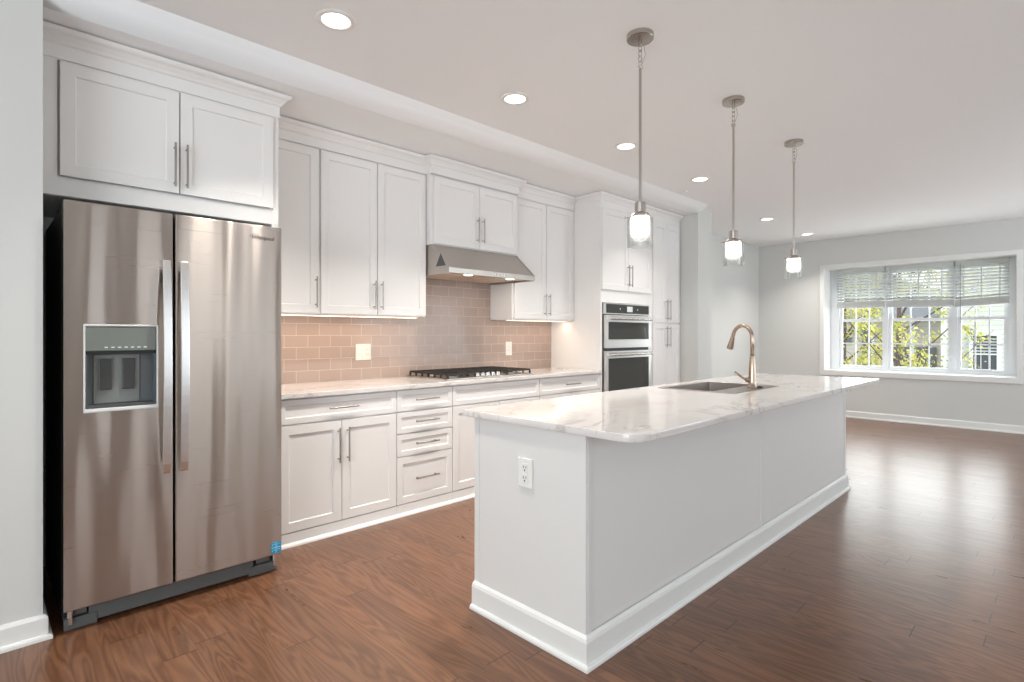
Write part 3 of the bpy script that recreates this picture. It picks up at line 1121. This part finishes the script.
obj('far_end_panel', box(IX1 - .0115, IX1, IY0 + .0005, IY1, 0.0, 0.8835), 'island', ti, bevel=0.0015)
IB = [(0, 0), (0.030, 0), (0.030, 0.010), (0.026, 0.017), (0.016, 0.020), (0.016, 0.100), (0.012, 0.113), (0.001, 0.122), (0, 0.122)]
obj('baseboard', sweep([(IX0, IY1), (IX0, IY0), (IX1, IY0), (IX1, IY1)], IB), 'trim', ti)
# cook side doors
nd = 6
for i in range(nd):
    a = IX0 + .04 + i * (IX1 - IX0 - .08) / nd
    b = a + (IX1 - IX0 - .08) / nd
    bm = holed(a + .002, b - .002, 0.11, 0.86, a + .058, b - .058, 0.168, 0.802, IY1 - .011, IY1 - .030, depth=0.009, ins=0.004)
    d = obj('door', bm, 'island', ti, bevel=0.0012)
    hb = bmesh.new()
    hx = b - .035 if i % 2 == 0 else a + .035
    cyl((hx, IY1 + .019, 0.60), 0.0055, 0.21, 'z', 10, bm=hb)
    for zz in (0.622, 0.788):
        cyl((hx, IY1 - .012, zz), 0.0045, 0.032, 'y', 8, bm=hb)
    obj('handle', hb, 'pull', d)
obj('toe_board', box(IX0 + .013, IX1 - .013, IY1 - .0295, IY1 - .018, 0.0, 0.10), 'island', ti)


# outlet on the island end
oy, oz = 1.609, 0.684
t_ = thing('island_outlet', 'white two-socket outlet on the end panel of the island', 'outlet', (IX0, oy, oz - .06))
obj('plate', box(IX0 - .007, IX0 - .0002, oy - .041, oy + .041, oz - .062, oz + .062), 'plate', t_, bevel=0.003)
for dz in (-0.022, 0.022):
    s_ = obj('socket', box(IX0 - .0092, IX0 - .0068, oy - .017, oy + .017, oz + dz - .019, oz + dz + .019), 'plate', t_, bevel=0.003)
    for sy_ in (-.0075, .0075):
        obj('slot', box(IX0 - .0097, IX0 - .0091, oy + sy_ - .0015, oy + sy_ + .0015, oz + dz - .002, oz + dz + .009), 'slot', s_)
    obj('ground_hole', cyl((IX0 - .0097, oy, oz + dz - .010), .004, .0006, 'x', 10), 'slot', s_)
for dz in (-0.05, 0.05):
    obj('screw', cyl((IX0 - .0080, oy, oz + dz), .003, .0012, 'x', 10), 'bezel', t_)

# stone top with sink cut-out
cu = bpy.data.curves.new('stone_outline', 'CURVE')
cu.dimensions = '2D'
cu.fill_mode = 'BOTH'


def rounded(x0, x1, y0, y1, radii, n=8):
    out = []
    for (cx_, cy_, a0), r in zip(((x0, y0, math.pi), (x1, y0, 1.5 * math.pi), (x1, y1, 0), (x0, y1, .5 * math.pi)), radii):
        ox = cx_ + (r if cx_ == x0 else -r)
        oy_ = cy_ + (r if cy_ == y0 else -r)
        for i in range(n + 1):
            a = a0 + (math.pi / 2) * i / n
            out.append((ox + r * math.cos(a), oy_ + r * math.sin(a)))
    return out


KX0, KX1, KY0, KY1 = 3.205, 3.905, 1.395, 1.905
for ptsl in (rounded(1.637, 5.112, 1.058, 2.012, (0.085, 0.03, 0.01, 0.01)), list(reversed(rounded(KX0 + .012, KX1 - .012, KY0 + .012, KY1 - .012, (0.02,) * 4)))):
    sp = cu.splines.new('POLY')
    sp.points.add(len(ptsl) - 1)
    for p_, q in zip(sp.points, ptsl):
        p_.co = (q[0], q[1], 0, 1)
    sp.use_cyclic_u = True
cu.extrude = 0.0125
cu.bevel_depth = 0.0025
cu.bevel_resolution = 2
cu.offset = -0.0025
tmp = bpy.data.objects.new('stone_tmp', cu)
COL.objects.link(tmp)
me = bpy.data.meshes.new_from_object(tmp.evaluated_get(bpy.context.evaluated_depsgraph_get()))
bpy.data.objects.remove(tmp)
bm = bmesh.new()
bm.from_mesh(me)
bmesh.ops.remove_doubles(bm, verts=bm.verts, dist=0.0002)
bmesh.ops.translate(bm, verts=bm.verts, vec=(0, 0, 0.899))
tag(obj('island_countertop', bm, 'stone'), 'veined white stone countertop with a rounded corner overhanging the island', 'countertop')

# sink
ts = thing('kitchen_sink', 'stainless steel sink set into the island countertop', 'sink', (KX0, KY0, CT))
BX0, BX1, BY0, BY1, BZ = 3.245, 3.868, 1.545, 1.872, 0.715
obj('deck', holed(KX0, KX1, KY0, KY1, BX0, BX1, BY0, BY1, CT + 0.0030, CT + 0.0002, axis='z'), 'sink', ts, bevel=0.001)
bm = bmesh.new()
rt = [bm.verts.new((x_, y_, CT + .001)) for x_, y_ in rounded(BX0, BX1, BY0, BY1, (0.012,) * 4, 4)]
r1 = [bm.verts.new((x_, y_, BZ + .02)) for x_, y_ in rounded(BX0 + .006, BX1 - .006, BY0 + .006, BY1 - .006, (0.02,) * 4, 4)]
r2 = [bm.verts.new((x_, y_, BZ)) for x_, y_ in rounded(BX0 + .024, BX1 - .024, BY0 + .024, BY1 - .024, (0.02,) * 4, 4)]
for A, B in ((rt, r1), (r1, r2)):
    for i in range(len(A)):
        j = (i + 1) % len(A)
        bm.faces.new((A[i], A[j], B[j], B[i]))
bm.faces.new(r2)
o = obj('bowl', bm, 'sink', ts)
sm = o.modifiers.new('solid', 'SOLIDIFY')
sm.thickness = 0.0015
sm.offset = -1
obj('drain', lathe(3.56, 1.71, [(0, BZ + .001), (.02, BZ + .001), (.026, BZ + .004), (.045, BZ + .004), (.047, BZ + .0005), (0, BZ + .0005)], 24), 'handle_steel', ts)
hc = lathe(3.664, 1.425, [(0, CT + .0035), (.020, CT + .0035), (.019, CT + .010), (.008, CT + .016), (0, CT + .016)], 18)
tag(obj('hole_cover', hc, 'black'), 'small black cap on the sink deck right of the faucet', 'cap')

# faucet
fx, fy, fz = 3.628, 1.460, CT + 0.0032
tf = thing('kitchen_faucet', 'tall gooseneck pull-down faucet in brushed bronze nickel on the island sink', 'faucet', (fx, fy, fz))
obj('base', lathe(fx, fy, [(0, fz), (.029, fz), (.029, fz + .006), (.024, fz + .012), (.0225, fz + .045), (.0215, fz + .10), (.016, fz + .205), (.0135, fz + .215), (0, fz + .215)], 28), 'faucet', tf, smooth=True)
dirv = Vector((0.36, 0.93, 0)).normalized()
R_ = 0.082
ztop = 1.326 - R_
pts = [Vector((fx, fy, fz + .19)), Vector((fx, fy, ztop - .02))]
for i in range(0, 15):
    a = math.pi * i / 14 * 0.93
    c_ = Vector((fx, fy, ztop)) + dirv * R_
    pts.append(c_ + dirv * (-R_ * math.cos(a)) + Vector((0, 0, R_ * math.sin(a))))
end = pts[-1]
tan = (pts[-1] - pts[-2]).normalized()
pts.append(end + tan * 0.012)
obj('gooseneck', tube(pts, 0.0125, 18, up=(1, 0, 0)), 'faucet', tf, smooth=True)
s0 = end + tan * 0.010
obj('spray_head', tube([s0, s0 + tan * .004, s0 + tan * .02, s0 + tan * .075, s0 + tan * .088], [.0128, .0140, .0148, .0215, .0205], 20, up=(1, 0, 0)), 'faucet', tf)
hdl = bmesh.new()
hd = Vector((-0.55, 0.84, 0)).normalized()
c0 = Vector((fx, fy, fz + .052))
tube([c0, c0 + hd * .040], .0165, 16, bm=hdl)
tube([c0 + hd * .034, c0 + hd * .060 + Vector((0, 0, .014)), c0 + hd * .108 + Vector((0, 0, .052))], [.0085, .0075, .0060], 12, bm=hdl)
obj('lever', hdl, 'faucet', tf)


# ------------------------------------------------------------------ pendants
PX = [2.343, 3.411, 4.486]
PY = 1.49
plab = ['glass and nickel pendant lamp nearest the camera, largest of the three over the island',
        'middle of the three glass pendant lamps, hanging above the island sink and faucet',
        'farthest and smallest-looking glass pendant lamp, in front of the window wall']
for k, px_ in enumerate(PX):
    tl = thing('pendant_lamp', plab[k], 'pendant lamp', (px_, PY, CEIL), 'pendant lamps over the island')
    obj('ceiling_canopy', lathe(px_, PY, [(0, CEIL - .0005), (.066, CEIL - .0005), (.066, CEIL - .022), (.063, CEIL - .026), (.010, CEIL - .028), (0, CEIL - .028)], 32), 'nickel', tl)
    # chain: four links
    lz = CEIL - .028
    for i in range(5):
        hgt = 0.036
        zc = lz - 0.012 - i * 0.0265
        lp = []
        for q in range(16):
            a = 2 * math.pi * q / 16
            u_, w_ = 0.0080 * math.cos(a), hgt / 2 * math.sin(a)
            lp.append((px_ + (u_ if i % 2 else 0) * .7, PY + (0 if i % 2 else u_) - (u_ * .7 if i % 2 else 0), zc + w_))
        obj('chain_link', tube(lp, 0.0019, 6, closed=True, up=(0.3, 1, 0.1)), 'nickel', tl)
    zr = lz - 0.012 - 4 * 0.0265 - 0.020
    cord = [(px_ + .002, PY - .003, lz), (px_ + .014, PY - .014, lz - .03), (px_ + .018, PY - .018, lz - .07), (px_ + .008, PY - .008, lz - .11), (px_, PY, zr)]
    obj('power_cord', tube(cord, 0.0016, 6), 'cord', tl)
    obj('rod_loop', tube([(px_ + .009 * math.cos(q * .3927), PY - .009 * math.cos(q * .3927), zr + .004 + .009 * math.sin(q * .3927)) for q in range(16)], 0.0022, 6, closed=True, up=(1, 1, 0.1)), 'nickel', tl)
    obj('rod', cyl((px_, PY, 1.920), 0.0068, zr - 1.920, seg=14), 'nickel', tl, smooth=False)
    obj('socket_cup', lathe(px_, PY, [(0, 1.922), (.024, 1.922), (.0265, 1.919), (.0265, 1.872), (.030, 1.868), (.044, 1.862), (.050, 1.852), (.050, 1.846), (0, 1.846)], 28), 'nickel', tl)
    # opal inner shade
    obj('inner_shade', lathe(px_, PY, [(0, 1.845), (.044, 1.845), (.046, 1.840), (.046, 1.775), (.043, 1.763), (.034, 1.754), (.018, 1.750), (0, 1.749)], 32), 'lamp', tl, smooth=True)
    # clear outer cylinder, open at the bottom
    obj('outer_glass', lathe(px_, PY, [(.046, 1.8455), (.060, 1.8455), (.0635, 1.842), (.0635, 1.702), (.0610, 1.700), (.0605, 1.702), (.0605, 1.839), (.058, 1.8425), (.046, 1.8425)], 40, closed=True), 'glass', tl, smooth=False)
    for q in range(3):
        a = 2 * math.pi * q / 3 + 0.2 + 3.14 * 1.25 + 2.094
        bmx = tube([(px_ + .048 * math.cos(a), PY + .048 * math.sin(a), 1.851), (px_ + .074 * math.cos(a), PY + .074 * math.sin(a), 1.851)], .0028, 8)
        tube([(px_ + .070 * math.cos(a), PY + .070 * math.sin(a), 1.851), (px_ + .077 * math.cos(a), PY + .077 * math.sin(a), 1.851)], .0055, 10, bm=bmx)
        obj('thumb_screw', bmx, 'nickel', tl)

# ------------------------------------------------------------------ downlights
dl_ = [(1.207, 2.422, 'lit round recessed downlight nearest the camera, in front of the fridge', 1.0),
       (2.414, 2.442, 'lit round recessed downlight before the hood, second in the kitchen row', 1.0),
       (3.648, 2.449, 'lit round recessed downlight just left of the nearest pendant rod', 1.0),
       (4.931, 2.476, 'lit round recessed downlight between the nearest and middle pendant rods', 1.0),
       (7.262, 2.735, 'small far lit downlight between the middle and farthest pendants', 1.0),
       (8.775, 2.731, 'smallest lit downlight, close to the window wall', 1.0)]
for x_, y_, lab, s_ in dl_:
    td = thing('recessed_downlight', lab, 'ceiling light', (x_, y_, CEIL), 'recessed downlights in the ceiling')
    obj('trim_ring', lathe(x_, y_, [(.064, CEIL - .0004), (.090, CEIL - .0004), (.090, CEIL - .004), (.084, CEIL - .007), (.068, CEIL - .007), (.064, CEIL - .004)], 36, closed=True), 'plate', td)
    obj('lens', cyl((x_, y_, CEIL - .0035), 0.0645, 0.003, seg=32), 'down', td)
    a_ = area_light('downlight_beam', (0, 0, 0), (0, 0, 0), 0.13, 0.13, (16.0 if x_ < 3 else 11.0 if x_ < 4.5 else 9.0 if x_ < 6 else 12.0), (1.0, 0.95, 0.88), shape='DISK', spread=math.radians(110))
    a_.parent = td
    a_.location = (0, 0, -0.009)

sp_ = lathe(5.244, 2.80, [(0, CEIL - .0004), (.028, CEIL - .0004), (.028, CEIL - .006), (.024, CEIL - .009), (0, CEIL - .009)], 20)
tag(obj('sprinkler_cover', sp_, 'plate'), 'tiny white round sprinkler cover on the ceiling near the pantry', 'sprinkler')

# ------------------------------------------------------------------ outdoors
o = obj('lawn_ground', box(9.95, 60, -15, 40, -3.2, -3.0), 'lawn')
o['kind'] = 'structure'

# near white-sided house
th1 = thing('neighbour_house', 'white lap-sided house seen through the right window sash', 'building', (20, 0, -3))
obj('wall', box(20.0, 27, -6.0, 2.62, -3.0, 6.0), 'white_lap_siding', th1)
obj('roof', extrude_poly([(-6.5, 5.9), (3.0, 5.9), (-1.7, 9.0)], 19.6, 27.4, 'x'), 'shingle', th1)
for (ya, yb, za, zb) in ((1.42, 1.92, 0.20, 1.22), (-1.4, -0.8, 0.2, 1.25)):
    wf = obj('house_window_frame', holed(ya - .09, yb + .09, za - .09, zb + .09, ya, yb, za, zb, 19.93, 20.01, axis='x'), 'house_trim', th1)
    obj('pane', box(19.975, 19.995, ya, yb, za, zb), 'house_glass', wf)
    bm = box(19.95, 19.974, ya, yb, (za + zb) / 2 - .02, (za + zb) / 2 + .02)
    for q in (1, 2):
        yy = ya + (yb - ya) * q / 3
        box(19.96, 19.974, yy - .008, yy + .008, za, zb, bm)
    for q in range(1, 6):
        zz = (za + zb) / 2 + (zb - za) / 2 * q / 6
        box(19.965, 19.974, ya, yb, zz - .012, zz + .012, bm)
    obj('window_bars', bm, 'house_trim', wf)
obj('corner_board', box(19.97, 20.0, 2.52, 2.64, -3.0, 5.9), 'house_trim', th1)

# lower beige wing with a grey roof band
th2 = thing('beige_house', 'low beige house with a grey roof behind the tree, seen through the left sashes', 'building', (21.5, 4, -3))
obj('wall', box(21.5, 27, 2.72, 8.5, -3.0, 1.80), 'beige_lap_siding', th2)
obj('roof', extrude_poly([(21.0, 1.78), (24.2, 2.9), (27.5, 1.78)], 2.7, 8.8, 'y'), 'shingle', th2)
for (ya, yb, za, zb) in ((2.95, 3.45, -0.6, 0.85), (3.62, 4.05, -0.6, 0.85), (4.75, 4.95, -0.6, 1.55), (5.25, 5.6, 0.95, 1.15)):
    obj('shutter', box(21.44, 21.50, ya, yb, za, zb), 'panel_dark', th2)
obj('post', box(21.40, 21.5, 3.50, 3.57, -3.0, 1.78), 'house_trim', th2)
obj('post', box(21.40, 21.5, 4.60, 4.68, -3.0, 1.78), 'house_trim', th2)
th3 = thing('distant_house', 'pale distant house with a pitched grey roof behind the beige house', 'building', (34, 8, -3))
obj('wall', box(34, 40, 4.6, 12, -3.0, 3.0), 'white_lap_siding', th3)
obj('roof', extrude_poly([(4.2, 3.0), (12.4, 3.0), (8.3, 5.2)], 33.6, 40, 'x'), 'shingle', th3)


# trees
def make_tree(x, y, h, spread, seed, label, nleaf):
    rnd = random.Random(seed)
    tt = thing('spring_tree', label, 'tree', (x, y, -3.0), 'young trees outside the window')
    bm = bmesh.new()
    trunk = [Vector((x, y, -3.0)), Vector((x + .03, y - .05, -1.4)), Vector((x - .02, y + .06, 0.2)), Vector((x + .05, y + .02, h))]
    tube(trunk, [.11, .085, .06, .015], 8, bm=bm)
    tips = []
    for i in range(26):
        s = rnd.uniform(0.28, 0.95)
        z0 = -3 + (h + 3) * s
        a = rnd.uniform(0, 6.283)
        L = spread * (1.15 - s) * rnd.uniform(.7, 1.25) + .25
        p0 = Vector((x, y, z0))
        p2 = p0 + Vector((math.cos(a) * L, math.sin(a) * L, L * rnd.uniform(.45, 1.05)))
        p1 = (p0 + p2) / 2 + Vector((rnd.uniform(-.1, .1), rnd.uniform(-.1, .1), -.08))
        tube([p0, p1, p2], [.028, .016, .005], 6, bm=bm)
        for q in range(5):
            f = rnd.uniform(.35, 1)
            b0 = p0.lerp(p2, f)
            b1 = b0 + Vector((rnd.uniform(-.4, .4), rnd.uniform(-.4, .4), rnd.uniform(-.05, .45)))
            tube([b0, b1], [.007, .003], 5, bm=bm)
            tips += [b0.lerp(b1, .5), b1, b1.lerp(b0, .2)]
    obj('branches', bm, 'bark', tt)
    bm = bmesh.new()
    for i in range(nleaf):
        c = rnd.choice(tips) + Vector([rnd.gauss(0, .11) for _ in range(3)])
        s = rnd.uniform(.020, .042)
        n = Vector([rnd.uniform(-1, 1) for _ in range(3)]).normalized()
        u_ = n.orthogonal().normalized()
        w_ = n.cross(u_)
        vs = [bm.verts.new(c + q) for q in (u_ * s * 1.5, w_ * s * .7 + n * s * .15, -u_ * s * 1.3, -w_ * s * .7 + n * s * .15)]
        bm.faces.new((vs[0], vs[1], vs[2]))
        bm.faces.new((vs[0], vs[2], vs[3]))
    lf = obj('leaves', bm, 'leaf', tt)
    lf['kind'] = 'stuff'


make_tree(15.3, 2.75, 4.2, 1.9, 3, 'yellow-green leafy tree filling the middle window', 5200)
make_tree(16.8, 4.25, 4.0, 1.7, 9, 'yellow-green leafy tree seen through the left window', 4200)
